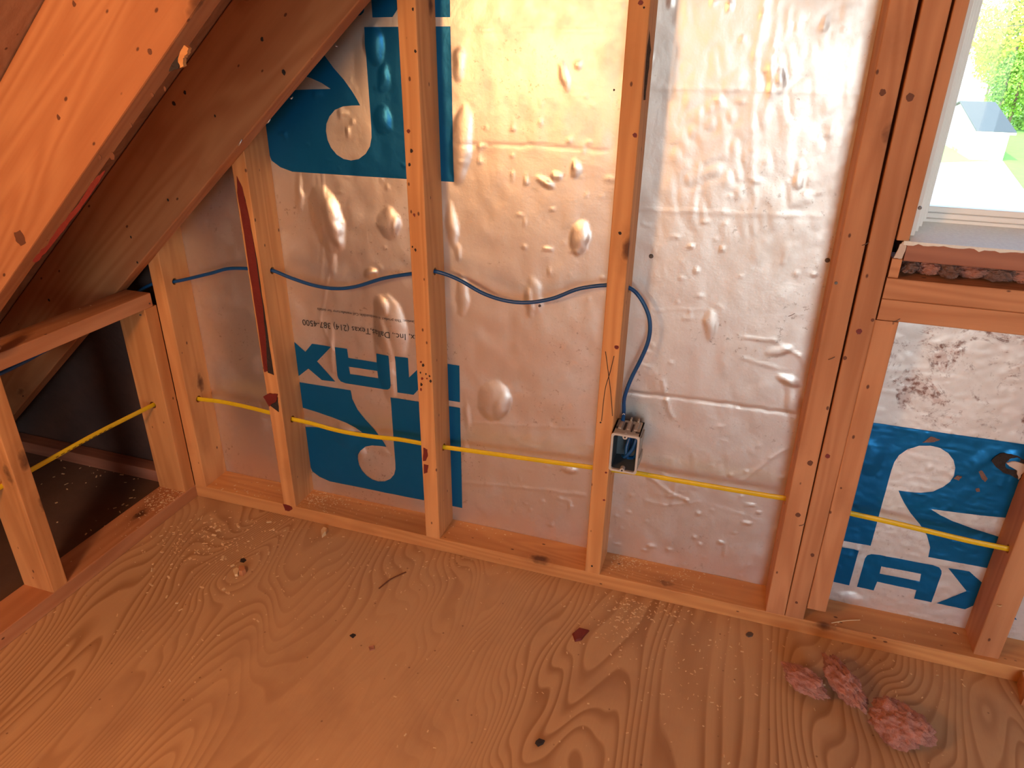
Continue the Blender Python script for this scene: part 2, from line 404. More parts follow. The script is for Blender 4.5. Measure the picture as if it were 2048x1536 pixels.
def print_mesh(name, loops, lift=.0007):
    flat = [p for lp in loops for p in lp]
    tris = tessellate_polygon([[Vector((p[0], p[1], 0)) for p in lp] for lp in loops])
    V, F, idx = [], [], {}
    for tr in tris:
        T3 = [flat[i] for i in tr]
        if abs(area2(T3)) < 1e-9: continue
        xs = [p[0] for p in T3]; zs = [p[1] for p in T3]
        i0 = max(int((min(xs)-gx[0])/GS), 0); i1 = int((max(xs)-gx[0])/GS)+1; j0 = max(int((min(zs)-gz[0])/GS), 0); j1 = int((max(zs)-gz[0])/GS)+1
        for j in range(j0, min(j1, len(gz)-1)):
            z0 = gz[0]+j*GS; row = clip_cell(T3, -9, 9, z0, z0+GS)
            if not row: continue
            for i in range(i0, min(i1, nx-1)):
                x0 = gx[0]+i*GS
                c = clip_cell(row, x0, x0+GS, z0, z0+GS)
                if not c or abs(area2(c)) < 1e-10: continue
                f = []
                for p in c:
                    key = (round(p[0]*1e5), round(p[1]*1e5))
                    if key not in idx: idx[key] = len(V); V.append(p)
                    if idx[key] not in f: f.append(idx[key])
                if len(f) > 2: F.append(f)
    A = np.array(V); h = hat(A[:,0], A[:,1])
    o = obj(name, mesh(name, [(a[0], FY-hh-lift, a[1]) for a, hh in zip(A, h)], F), M_BLUEINK, foil_o, smooth=True)
    bm = bmesh.new(); bm.from_mesh(o.data); bmesh.ops.recalc_face_normals(bm, faces=bm.faces[:])
    if sum(f.normal.y for f in bm.faces) > 0: bmesh.ops.reverse_faces(bm, faces=bm.faces[:])
    bm.to_mesh(o.data); bm.free()
    return o
for nm, pl in LOGO.items():
    lps = [pl]+([HOLE_A] if nm == 'letter_a' else [])
    print_mesh(nm, lps)
    print_mesh(nm, [[(x-.002, z+.8265) for x, z in lp] for lp in lps])
    print_mesh(nm, [[(2.308-x, .5735-z) for x, z in lp] for lp in lps])
def print_text(name, body, size, x_start, z_base, x_end, turned=True):
    cu = bpy.data.curves.new(name, 'FONT'); cu.body = body; cu.size = size; cu.resolution_u = 3
    o = bpy.data.objects.new(name, cu); COL.objects.link(o)
    bpy.context.view_layer.update()
    me = bpy.data.meshes.new_from_object(o.evaluated_get(bpy.context.evaluated_depsgraph_get()))
    bpy.data.objects.remove(o); bpy.data.curves.remove(cu)
    s = -1 if turned else 1
    squeeze = abs(x_start-x_end)/max(v.co.x for v in me.vertices)
    P = np.array([(x_start+s*v.co.x*squeeze, z_base+s*v.co.y) for v in me.vertices])
    h = hat(P[:,0], P[:,1])
    for v, p, hh in zip(me.vertices, P, h): v.co = (p[0], FY-hh-.0011, p[1])
    return obj(name, me, M_BLACKINK, foil_o)
print_text('printed_address', 'Rmax, Inc., Dallas,Texas (214) 387-4500', .0225, .700, .5475, .357)
print_text('printed_caution', 'Caution: This product is combustible. Call manufacturer for details', .0095, .668, .583, .404)

# roof boards above the rafters (left slope, right slope) and the rest of the room
def roof(name, x0, z0, x1, z1, mat, y0=-5.0, y1=.11, t=.018):
    n = Vector((-(z1-z0), 0, x1-x0)).normalized()*t
    if n.z < 0: n = -n
    a, b = Vector((x0, 0, z0)), Vector((x1, 0, z1))
    v = []
    for y in (y0, y1):
        for p in (a, b, b+n, a+n): v.append((p.x, y, p.z))
    o = obj(name, mesh(name, v, [(0,1,2,3),(7,6,5,4),(0,4,5,1),(1,5,6,2),(2,6,7,3),(3,7,4,0)]), mat)
    bm = bmesh.new(); bm.from_mesh(o.data); bmesh.ops.recalc_face_normals(bm, faces=bm.faces[:]); bm.to_mesh(o.data); bm.free()
    return tag(o, kind='structure')
TOPB = RB+RD/RC+.002
M_ROOFB = wood('roof_board', (.46, .26, .15), (.33, .16, .085), stain=.3)
RX = 2.02
c1 = roof('ceiling', -1.15, TOPB-RM*1.15, RX, TOPB+RM*RX, M_ROOFB)
c2 = roof('ceiling_right', 2*RX+1.15, TOPB-RM*1.15, RX, TOPB+RM*RX, M_ROOFB)
wb_ = boxes('wall_front', [((-1.2, -5.06, 0), (1.75, -5.0, 2.9)), ((2.95, -5.06, 0), (5, -5.0, 2.9)), ((1.75, -5.06, 0), (2.95, -5.0, .1)), ((1.75, -5.06, 2.10), (2.95, -5.0, 2.9))], M_ROOFB); tag(wb_, kind='structure')
wr_ = boxes('wall_right', [((4.0, -5.0, 0), (4.02, .1, .9))], M_ROOFB); tag(wr_, kind='structure')

# ------------------------------------------------------------------ lumber
def beam(name, p0, p1, wdir, w, t, mat, label=None, cat=None, bev=.0022, holes=(), group=None):
    """board from p0 to p1 (centre line); w along wdir, t across; holes = (world point, radius, axis)"""
    p0 = Vector(p0); p1 = Vector(p1); X = (p1-p0).normalized(); L = (p1-p0).length
    Yd = Vector(wdir); Yd = (Yd-X*Yd.dot(X)).normalized(); Zd = X.cross(Yd)
    bm = bmesh.new(); box_bm(bm, (0, -w/2, -t/2), (L, w/2, t/2))
    if bev: bmesh.ops.bevel(bm, geom=[e for e in bm.edges if abs((e.verts[0].co-e.verts[1].co).x) > L*.5], offset=bev, segments=2, affect='EDGES', profile=.5)
    o = obj(name, bm, mat)
    Mx = Matrix((X, Yd, Zd)).transposed().to_4x4(); Mx.translation = p0
    o.matrix_world = Mx
    if holes:
        cb = bmesh.new()
        for c, r, ax, dep in holes:
            Q = Vector(ax).to_track_quat('Z', 'Y').to_matrix().to_4x4(); Q.translation = Vector(c)
            bmesh.ops.create_cone(cb, cap_ends=True, segments=16, radius1=r, radius2=r, depth=dep, matrix=Mx.inverted() @ Q)
        co = obj('cutter', cb); co.matrix_world = Mx
        md = o.modifiers.new('b', 'BOOLEAN'); md.operation = 'DIFFERENCE'; md.object = co; md.solver = 'EXACT'
        bpy.context.view_layer.update()
        nm = bpy.data.meshes.new_from_object(o.evaluated_get(bpy.context.evaluated_depsgraph_get()))
        old = o.data; o.modifiers.clear(); o.data = nm; bpy.data.meshes.remove(old)
        cm = co.data; bpy.data.objects.remove(co); bpy.data.meshes.remove(cm)
        nm.name = name
        if not nm.materials: nm.materials.append(mat)
    if label: tag(o, label, cat, group)
    return o
def stud(xb, xt, zb, zt, mat, label, y0=0.0, y1=D, w=S, holes=()):
    return beam('wall_stud', (xb+w/2, (y0+y1)/2, zb), (xt+w/2, (y0+y1)/2, zt), (0,1,0), y1-y0, w, mat, label, 'stud', holes=holes)
XX = (1,0,0); YY = (0,1,0)
# cable holes (side faces of the studs)
bA = onX(350, 563, .038); yA = onX(398, 798, .038)
bBr = onX(545, 541, .3255); yBr = onX(585, 838, .3255)
bCr = onX(871, 543, .744); yCr = onX(887, 894, .744)
bDr = onX(1261, 577, 1.164)
CY = .047
def at(p, x): return (x, p.y, p.z)
holesA = [(bA, .0085, XX, .2), (yA, .0095, XX, .2)]
holesB = [(bBr, .0085, XX, .2), (yBr, .0095, XX, .2)]
holesC = [(bCr, .0085, XX, .2), (yCr, .0095, XX, .2)]
yD = onY(1184, 934, CY); yT1 = onY(1572, 997, CY); yT3 = onY(1703, 1027, CY); yH = onX(2018, 1098, 1.944)
holesD = [(bDr, .0085, XX, .2), ((1.14, CY, yD.z), .0095, XX, .2)]
sA = stud(-.001, -.001, S, .85, M_STUD, 'corner stud at the knee wall with a blue and a yellow cable leaving its side', holes=holesA)
sB = stud(.2885, .2865, S, 1.10, M_STUD, 'short stud with a long red bark strip, ending under the rafter', holes=holesB)
sC = stud(.708, .702, S, 1.37, M_STUD, 'stud in front of the blue upside-down letters', holes=holesC)
sD = stud(1.1205, 1.130, S, 1.74, M_STUD, 'stud carrying the grey electrical box and a pencilled X', w=.0365, holes=holesD)
hT = [((1.58, CY, (yT1.z+yT3.z)/2), .0095, XX, .3)]
sT1 = stud(1.5315, 1.515, S, 2.05, M_STUD2, 'left stud of the triple post beside the window', holes=hT, w=.040)
sT2 = stud(1.5725, 1.5645, S, 2.05, M_STUD2, 'middle full-height stud of the triple post, directly left of the window', holes=hT, w=.0385)
sT3 = stud(1.612, 1.6075, .072, .737, M_STUD2, 'short trimmer stud of the triple post, broken off above the floor plate', holes=hT, w=.0385)
sH = stud(1.9435, 1.9385, S, .737, M_STUD2, 'cripple stud at the right edge below the window, yellow cable entering it', y0=.012, w=.047, holes=[(yH, .009, XX, .06)])
sJ = stud(1.611, 1.611, .8795, 2.0, M_STUD2, 'narrow grey-brown jamb strip along the white window frame', w=.0195, y0=.004)
sJ2 = stud(2.40, 2.40, S, 2.02, M_STUD2, 'stud on the far side of the window, outside the picture edge', w=.04)

# plates
pl1 = beam('sole_plate', (0, D/2, S/2), (4.0, D/2, S/2), YY, D, S, M_PLATE, 'long floor plate under the gable studs', 'floor plate')
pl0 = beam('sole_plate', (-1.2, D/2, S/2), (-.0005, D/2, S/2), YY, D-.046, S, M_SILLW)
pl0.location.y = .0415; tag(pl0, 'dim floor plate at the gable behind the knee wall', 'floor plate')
pl2 = beam('sole_plate', (-.0445, -4.9, S/2), (-.0445, -.0005, S/2), XX, D, S, M_STUD2, 'floor plate of the knee wall running toward the camera at left', 'floor plate')
tp = beam('top_plate', (-.0390, -4.9, .5885), (-.0390, -.013, .5885), XX, .078, .0352, M_STUD2, 'top plate of the knee wall, sawdust lying on it', 'top plate')
def kstud(yc, label, holes=()):
    return beam('knee_wall_stud', (-.0445, yc, S), (-.0445, yc, .571), XX, .088, .0395, M_STUD, label, 'stud', holes=holes)
yK1 = onY(306, 810, -.0400); bK = onX(40, 726, -.06)
k1 = kstud(-.0203, 'knee wall stud in the corner, yellow cable passing through it', holes=[(yK1, .0095, YY, .2)])
k2 = kstud(-.444, 'knotty knee wall stud at the left edge of the picture', holes=[((-.05, -.444, .33), .0095, YY, .2)])
kstud(-.868, 'knee wall stud left of the picture edge')

# window rough sill
wp1 = beam('sill_plate', (1.6105, D/2, .757), (2.40, D/2, .757), YY, D, .0385, M_STUD2, 'lower of two flat plates below the window', 'sill plate')
wp2 = beam('sill_plate', (1.6105, D/2, .7955), (2.40, D/2, .7955), YY, D, .0375, M_STUD2, 'upper of two flat plates below the window, insulation lying on it', 'sill plate')
stool = beam('window_stool', (1.6285, .046, .862), (2.40, .046, .862), YY, .092, .032, M_SILLW, 'red-brown board directly under the white window sill', 'board')
blk = beam('spacer_block', (1.6115, .027, .8315), (1.627, .027, .8315), YY, .05, .0335, M_STUD2, 'small wooden spacer block between window sill and plate', 'block')
pc = patch('paper_shred', jag([(1.6125,.0015,.850),(1.6255,.0015,.850),(1.6275,.0015,.872),(1.622,.0015,.879),(1.617,.0015,.874)], .0012, 3), (0,-1,0), M_PAPER, None, .0025)
tag(pc, 'pale torn paper shred beside the window stool', 'paper')

# rafters
def rafter(yc, x0, x1, label, holes=()):
    off = RD/2
    def c(x): return (x-RS*off, yc, RB+RM*x+RC*off)
    return beam('rafter', c(x0), c(x1), (-RS, 0, RC), RD, .040, M_RAFT, label, 'rafter', bev=.003)
r1 = rafter(-.0205, -.80, 2.1, 'dark rafter against the gable studs, crossing the upper left')
r2 = rafter(-.417, -.80, 2.1, 'big bright orange rafter nearest the camera at upper left, red bark along its edge')

# ------------------------------------------------------------------ window
w1 = empty('window_1', (1.63, .05, .88)); tag(w1, kind='structure')
def wpart(name, lst, mat, bev=0.0):
    return childify(boxes(name, lst, mat, None, bev), w1)
WR, WT = 2.385, 1.99
for i in range(4):                                   # stepped vinyl frame, left and right jamb, bottom rails
    y0 = .022+.021*i
    wpart('frame_jamb', [((1.6315+.0082*i, y0, .885), (1.6315+.0082*(i+1), .112, WT))], M_VINYL, .001)
    wpart('frame_jamb', [((WR-.0082*(i+1), y0, .885), (WR-.0082*i, .112, WT))], M_VINYL, .001)
for i, (z0, z1, y0) in enumerate(((.890, .9035, .086), (.9035, .9125, .091), (.9125, .923, .097))):
    wpart('frame_rail', [((1.655+.004*i, y0, z0), (WR-.024-.004*i, .116, z1))], M_VINYL, .0012)
wpart('frame_head', [((1.6315, .03, WT-.035), (WR, .112, WT))], M_VINYL, .001)
v = []
for x in (1.6315, WR):
    v += [(x, .001, .8785), (x, .001, .8800), (x, .088, .8985), (x, .11, .8985), (x, .11, .8785)]
wpart_s = childify(obj('window_sill', mesh('window_sill', v, [(0,1,2,3,4)[::-1], (5,6,7,8,9), (0,5,6,1)[::-1], (1,6,7,2)[::-1], (2,7,8,3)[::-1], (3,8,9,4)[::-1], (4,9,5,0)[::-1]]), M_SILLP), w1)
lip = []
rd = random.Random(5)
xs = [1.622+.0075*i for i in range(101)]
v = []
for x in xs:
    d = rd.uniform(.0, .0025)*(1 if rd.random() < .7 else 1.8)
    v += [(x, -.0012-d*.5, .8772-d), (x, .004, .8772-d*.3), (x, .004, .8806), (x, -.0012, .8802)]
f = []
for i in range(len(xs)-1):
    for k in range(4): a = i*4+k; b = i*4+(k+1)%4; f.append((a, b, b+4, a+4))
childify(obj('torn_paint_edge', mesh('torn_paint_edge', v, f), M_SILLP), w1)
wpart('glass_pane', [((1.664, .1080, .918), (WR-.03, .1115, WT-.03))], M_GLASS)

# ------------------------------------------------------------------ cables
def cY(px, py, y): return onY(px, py, y)
pb = [(-.105, -.95, .515), (-.105, -.62, .515), (-.105, -.348, .520), (-.105, -.234, .529), (-.105, -.10, .540), (-.100, -.02, .560), (-.06, .028, .598), (0, bA.y, .623), (.038, bA.y, bA.z),
      cY(420, 547, .040), cY(460, 537, .041), (.2875, bBr.y, onY(490, 535, .04).z), (.3255, bBr.y, bBr.z),
      cY(580, 555, .043), cY(625, 570, .045), cY(668, 577, .046), cY(712, 573, .046), cY(770, 556, .044), (.705, bCr.y, onY(822, 543, .040).z), (.744, bCr.y, bCr.z),
      cY(915, 558, .040), cY(965, 586, .043), cY(1010, 601, .046), cY(1055, 605, .047), cY(1105, 597, .048), cY(1160, 577, .049), (1.128, bDr.y, onY(1216, 569, .05).z), (1.164, bDr.y, bDr.z),
      cY(1282, 598, .048), cY(1297, 630, .046), cY(1300, 660, .044), cY(1294, 690, .042), cY(1279, 724, .041), cY(1262, 758, .042), cY(1249, 795, .044), (1.1735, .046, .452), (1.1725, .046, .425)]
bc = tube('blue_cable', pb, .0042, M_BCABLE, seg=12, sub=7)
tag(bc, 'round blue cable sagging from stud to stud and dropping into the box', 'cable')
yk = onX(66, 938, -.045)
py_ = [(-.046, -.95, .318), (-.046, -.60, .316), (-.045, -.46, .316), (-.0445, -.41, .3155), yk, cY(180, 878, -.22).lerp(Vector((-.0445, -.22, .312)), .999), cY(304, 811, -.045), (yK1.x, -.02, yK1.z), (-.030, .018, .299), (-.008, yA.y, .2975), (.038, yA.y, yA.z),
       cY(440, 803, .038), cY(490, 813, .042), cY(538, 825, .042), (.3255, yBr.y, yBr.z), cY(620, 846, .041), cY(680, 862, .044), cY(745, 873, .046), cY(800, 879, .047), (.705, .047, cY(845, 887, .047).z), (.744, yCr.y, yCr.z),
       cY(960, 904, .048), cY(1060, 918, .047), cY(1140, 929, .047), (1.13, CY, yD.z), cY(1272, 946, CY), cY(1350, 960, CY), cY(1450, 977, CY), cY(1540, 992, CY), cY(1572, 997, CY), cY(1640, 1011, CY), cY(1703, 1027, CY), cY(1780, 1044, .045), cY(1860, 1063, .042), cY(1940, 1082, .037), (1.943, yH.y, yH.z), (1.962, yH.y-.001, yH.z-.002)]
yc_ = tube('yellow_cable', py_, .0030, M_YCABLE, ry=.0062, seg=12, sub=6)
tag(yc_, 'flat yellow cable strung low through all the studs', 'cable')
# printed characters along the yellow jacket in the knee wall opening
a = Vector(yk); b = cY(304, 811, -.045)
bm = bmesh.new(); rd = random.Random(3); t = .16
while t < .95:
    L = rd.uniform(.006, .016); p = a.lerp(b, t)
    box_bm(bm, (-.0416, p.y, p.z-.0010), (-.0412, p.y+L*.8, p.z+.0008)); t += (L+.005)/(b-a).length
mk = obj('jacket_print', bm, M_YPRINT); childify(mk, yc_)

# ------------------------------------------------------------------ electrical box
eb = empty('electrical_box', (1.189, -.012, .338)); tag(eb, 'open grey plastic electrical box with blue cable coiled inside', 'electrical box')
x0, x1, z0, z1, yf, yb = 1.1605, 1.2185, .338, .429, -.012, .058
t = .0025
childify(boxes('box_side', [((x0, yf+.004, z0), (x0+t, yb, z1)), ((x1-t, yf+.004, z0), (x1, yb, z1)), ((x0, yf+.004, z0), (x1, yb, z0+t)), ((x0, yf+.004, z1-t), (x1, yb, z1))], M_BOXP, None), eb)
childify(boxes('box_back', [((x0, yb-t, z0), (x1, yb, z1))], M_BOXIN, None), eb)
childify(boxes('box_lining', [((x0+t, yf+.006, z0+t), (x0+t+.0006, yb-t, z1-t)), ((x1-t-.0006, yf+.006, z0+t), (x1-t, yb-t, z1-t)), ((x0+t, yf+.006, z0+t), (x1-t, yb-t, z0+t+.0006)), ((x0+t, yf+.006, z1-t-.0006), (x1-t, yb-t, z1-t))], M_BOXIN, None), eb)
def rrect(xa, xb, za, zb, r, n=5):
    out = []
    for cx, cz, a0 in ((xb-r, zb-r, 0), (xa+r, zb-r, 90), (xa+r, za+r, 180), (xb-r, za+r, 270)):
        for k in range(n+1):
            an = math.radians(a0+90*k/n); out.append((cx+r*math.cos(an), cz+r*math.sin(an)))
    return out
o_ = rrect(x0-.001, x1+.001, z0-.001, z1+.001, .006); i_ = rrect(x0+.0035, x1-.0035, z0+.0035, z1-.0035, .005); n_ = len(o_)
v = [(p[0], yf, p[1]) for p in o_]+[(p[0], yf, p[1]) for p in i_]+[(p[0], yf+.006, p[1]) for p in o_]+[(p[0], yf+.006, p[1]) for p in i_]
f = []
for k in range(n_):
    j = (k+1) % n_
    f += [(k, n_+k, n_+j, j), (2*n_+k, 2*n_+j, 3*n_+j, 3*n_+k), (k, j, 2*n_+j, 2*n_+k), (n_+k, 3*n_+k, 3*n_+j, n_+j)]
childify(obj('box_rim', mesh('box_rim', v, f), M_RIMP), eb)
for zc in (z1-.0045, z0+.0045):
    bm = bmesh.new(); bmesh.ops.create_cone(bm, cap_ends=True, segments=20, radius1=.0052, radius2=.0052, depth=.012, matrix=Matrix.Translation(((x0+x1)/2-.001, yf+.0052, zc)) @ Matrix.Rotation(math.radians(90), 4, 'X'))
    bo = childify(obj('screw_boss', bm, M_RIMP), eb)
    bm = bmesh.new(); bmesh.ops.create_cone(bm, cap_ends=True, segments=12, radius1=.0019, radius2=.0019, depth=.003, matrix=Matrix.Translation(((x0+x1)/2-.001, yf-.0002, zc)) @ Matrix.Rotation(math.radians(90), 4, 'X'))
    h_ = obj('screw_hole', bm, M_BARKD); h_.parent = bo; h_.matrix_parent_inverse = (eb.matrix_basis @ Matrix.Identity(4)).inverted()
    h_.matrix_parent_inverse = (eb.matrix_basis @ bo.matrix_parent_inverse @ bo.matrix_basis).inverted()
for xc in (x0+.012, x0+.030, x0+.046):                 # ribs, clamps and nail sleeve on the top
    childify(boxes('cable_clamp', [((xc-.0035, .012, z1), (xc+.0035, .05, z1+.0035)), ((xc-.0018, .046, z1), (xc+.0018, .058, z1+.008))], M_BOXP, None, .0006), eb)
childify(boxes('clamp_slot', [((x0+.019, .010, z1+.0002), (x0+.0235, .044, z1+.0012)), ((x0+.036, .006, z1+.0002), (x0+.0395, .040, z1+.0012)), ((x0+.003, .012, z1+.0002), (x0+.0075, .020, z1+.0012)), ((x1-.011, .004, z1+.0002), (x1-.001, .009, z1+.0012))], M_BARKD, None), eb)
for q_ in (((x0-.0008, .004, z0+.006), (x0+.0008, .012, z0+.020)), ((x1, .008, z0+.012), (x1+.0035, .05, z0+.03)), ((x1, .008, z1-.03), (x1+.0035, .05, z1-.012))):
    childify(boxes('nail_flange', [q_], M_BOXP, None, .0006), eb)
for pts in ([(.036, .045, .088), (.034, .024, .070), (.030, .012, .045), (.034, .010, .026), (.044, .022, .020)],
            [(.046, .04, .086), (.049, .016, .074), (.044, .008, .050), (.030, .008, .028), (.022, .024, .020)],
            [(.050, .05, .082), (.0525, .024, .060), (.052, .014, .036), (.048, .024, .022)],
            [(.040, .05, .080), (.040, .034, .060), (.036, .024, .030)]):
    childify(tube('coiled_cable', [(x0+a, b, z0+c) for a, b, c in pts], .0040, M_BCABLE, seg=8, sub=6), bc)
childify(tube('cable_tag', [(1.1715, .0408, .449), (1.1738, .0400, .452), (1.1765, .0415, .4495)], .0010, M_VINYL, seg=6, sub=3), bc)

# ------------------------------------------------------------------ bark, pencil marks, nails, shreds on the lumber
def face_patch(name, px, n, P, mat, parent, amp=.0015, sub=4, thick=.001, seed=0, pl='xz'):
    pts = [onP(a, b, P, n) for a, b in px]
    return patch(name, jag(pts, amp, sub, pl, seed), n, mat, parent, thick)
NF = (0, -1, 0)
face_patch('bark_strip', [(474,352),(485,375),(500,440),(510,500),(518,560),(527,620),(533,690),(536,742),(529,744),(520,680),(508,600),(496,520),(484,440),(475,385)], NF, (0, 0, 0), M_BARK, sB, .0008, 3, .0012, 1)
face_patch('bark_strip', [(489,392),(495,420),(505,470),(516,530),(524,590),(535,660),(548,750),(536,745),(530,690),(522,620),(513,550),(505,495),(497,450)], NF, (0, 0, 0), M_BARKD, sB, .0008, 3, .0010, 2)
face_patch('bark_strip', [(528,792),(540,786),(556,788),(554,802),(546,806),(540,812)], NF, (0, 0, 0), M_BARK, sB, .001, 3, .004, 3)
face_patch('bark_strip', [(541,811),(556,794),(558,824)], NF, (0, 0, 0), M_BARKD, sB, .0008, 3, .001, 4)
face_patch('bark_patch', [(566,1008),(575,1010),(583,1013),(585,1018),(579,1022),(571,1021)], NF, (0, 0, 0), M_BARK, pl1, .001, 3, .001, 5)
face_patch('bark_patch', [(847,895),(855,899),(856,912),(852,921),(846,922)], NF, (0, 0, 0), M_BARK, sC, .0006, 3, .001, 6)
face_patch('bark_patch', [(848,928),(857,930),(855,945),(848,947)], NF, (0, 0, 0), M_BARK, sC, .0006, 3, .001, 7)
for k, (a, b) in enumerate(((842,724),(846,731),(841,745),(845,757),(843,769),(852,748),(854,757),(859,752),(861,762),(842,779),(825,494),(831,500),(817,262),(823,302),(819,330),(829,430),(826,18),(831,103))):
    c = onY(a, b, 0); s = random.uniform(.0022, .0045)
    patch('bark_fleck', [c+Vector((s*math.cos(q)*random.uniform(.5, 1.1), 0, s*1.3*math.sin(q)*random.uniform(.5, 1.1))) for q in (0, 1, 2, 3, 4, 5)], NF, M_BARKD if k % 3 else M_BARK, sC, .0006)
for pl_ in ([(1211,703),(1216,740),(1222,790),(1225,832)], [(1228,712),(1220,745),(1210,780),(1203,842)]):
    pts = [onY(a, b, -.0006) for a, b in pl_]
    childify(tube('pencil_mark', pts, .0008, M_PENCIL, seg=5, sub=5), sD)
for k, (a, b, s) in enumerate(((1270,271,.0048),(1240,466,.004),(1281,5,.005),(1288,15,.002),(1233,694,.0048),(1201,845,.0024),(1208,1000,.003),(1184,1132,.0028),(1212,945,.0028),(1228,180,.002))):
    c = onY(a, b, 0)
    patch('resin_spot', [c+Vector((s*math.cos(q)*random.uniform(.7, 1.1), 0, s*math.sin(q)*random.uniform(.7, 1.1))) for q in (0, .9, 1.8, 2.7, 3.6, 4.5, 5.4)], NF, M_BARKD if k % 2 else M_BARK, sD, .0005)
face_patch('bark_strip', [(1299,60),(1302,100),(1296,150),(1291,200),(1287,200),(1289,160),(1293,110)], NF, (0, 0, 0), M_BARKD, sD, .0006, 3, .0006, 9)
for a, b, s, st in ((1655,912,.0048,'m'),(1718,663,.0050,'m'),(1690,716,.0060,'d'),(1596,1030,.005,'d'),(1682,976,.002,'d'),(1625,1110,.007,'k'),(1620,926,.0055,'k'),(1765,185,.008,'d'),(1820,195,.010,'k'),(1593,1205,.003,'d'),(1745,640,.003,'k')):
    s *= .62 if s > .0055 else 1.0; c = onY(a, b, 0); own = sT2 if a-(1842-.2224*b) > 1.5 else sT1
    patch('wood_knot', [c+Vector((s*math.cos(q)*random.uniform(.8, 1.1), 0, s*1.1*math.sin(q)*random.uniform(.8, 1.1))) for q in np.arange(0, 6.28, .4)], NF, {'m': M_BARK, 'd': M_KNOT, 'k': M_KNOT}[st], own, .0005)
for a, b, ow in ((1663,717,sT1),(1793,641,sT2),(1731,488,sT1),(1604,1050,sT2),(1583,630,sT1)):
    c = onY(a, b, -.001)
    childify(tube('staple', [c+Vector((-.005, 0, -.003)), c+Vector((0, -.0012, 0)), c+Vector((.005, 0, .004))], .0006, M_NAIL, seg=5, sub=3), ow)
def nail(p, ax, parent, r=.0038):
    bm = bmesh.new(); Q = Vector(ax).to_track_quat('Z', 'Y').to_matrix().to_4x4(); Q.translation = Vector(p)
    bmesh.ops.create_cone(bm, cap_ends=True, segments=14, radius1=r, radius2=r*.8, depth=.003, matrix=Q)
    return childify(obj('nail_head', bm, M_NAIL), parent)
for a, b in ((1302,513),(1655,521)): nail(onY(a, b, FY-.004), NF, foil_o, .0046)
for a, b, ow in ((1672,566,sT1),(1079,612,foil_o),(1840,416,sJ)): nail(onY(a, b, FY-.004 if ow is foil_o else 0), NF, ow, .0032)
for a, b in ((344,606),(372,631)): pass
for a, b in ((299,607),(281,630)): nail(onX(a, b, 0), XX, k1, .0024)

# torn foil and scuffed ink in the bay under the window
NF0 = (0, FY-.0052, 0)
face_patch('foil_tear', [(1983,922),(1992,912),(2004,906),(2022,908),(2040,914),(2056,924),(2056,962),(2042,960),(2026,953),(2006,945),(1992,934)], NF, NF0, M_BARKD, foil_o, .0010, 3, .0006, 31)
face_patch('foil_flap', [(2012,925),(2030,922),(2056,930),(2056,948),(2046,944),(2036,958),(2034,940)], NF, (0, FY-.0062, 0), M_PAPER, foil_o, .0012, 3, .003, 32)
for k, q in enumerate(([(1907,957),(1915,951),(1924,953),(1918,961)], [(1957,943),(1964,941),(1975,957),(1970,964),(1962,955)], [(1845,885),(1862,873),(1880,879),(1868,884)], [(1951,978),(1958,976),(1960,983),(1953,984)])):
    face_patch('ink_scuff', q, NF, (0, FY-.0028, 0), M_DPINK, foil_o, .0008, 3, .0006, 40+k)

# rafter details: bark wane on the underside edge, knot hole with splinter
P2 = (0, -.437, RB); NR = (RS, 0, -RC)
face_patch('bark_strip', [(212,340),(196,352),(178,375),(158,408),(132,440),(108,470),(90,495),(74,510),(66,522),(74,524),(92,506),(120,470),(150,432),(178,395),(200,362)], NF, P2, M_BARK, r2, .0012, 3, .0012, 12, 'xz')
face_patch('knot_hole', [(338,143),(344,128),(354,114),(364,98),(372,93),(374,104),(366,124),(356,138)], NF, P2, M_BARKD, r2, .001, 3, .0006, 13)
face_patch('splinter', [(362,124),(366,104),(374,90),(383,97),(378,110),(372,116),(373,132),(366,135)], NF, P2, M_PLATE, r2, .0012, 3, .006, 14)
face_patch('wood_knot', [(28,465),(40,460),(48,472),(52,486),(42,492),(32,482)], NF, P2, M_KNOT, r2, .0008, 3, .0005, 15)
for a, b, s in ((300,103,.004),(117,235,.004),(148,8,.004),(225,312,.006),(200,315,.0035),(330,178,.003),(305,190,.003),(262,250,.003)):
    c = onP(a, b, P2, NF); patch('wood_knot', [c+Vector((s*math.cos(q)*random.uniform(.6, 1.1), 0, s*math.sin(q)*random.uniform(.8, 1.3))) for q in np.arange(0, 6.28, .8)], NF, M_KNOT, r2, .0005)
for a, b, s in ((370,185,.004),(348,207,.005),(524,78,.004),(568,145,.005),(336,400,.003),(262,474,.003),(430,232,.0025),(275,525,.003),(98,600,.004)):
    c = onY(a, b, -.0405); patch('wood_knot', [c+Vector((s*math.cos(q)*random.uniform(.6, 1.1), 0, s*math.sin(q)*random.uniform(.8, 1.3))) for q in np.arange(0, 6.28, .8)], NF, M_BARKD, r1, .0005)
sl = []
for a, b, L, an in ((480,285,.016,50),(537,242,.012,40),(583,195,.006,20),(672,90,.007,-40)):
    c = onP(a, b, (0, 0, RB), NR); dv = Vector((math.cos(math.radians(an)), 0, math.sin(math.radians(an))))
    childify(tube('foil_shred', [c-dv*L*.5, c+Vector((.002, -.004, -.002)), c+dv*L*.5], .0014, M_FOIL, seg=5, sub=3), r1)

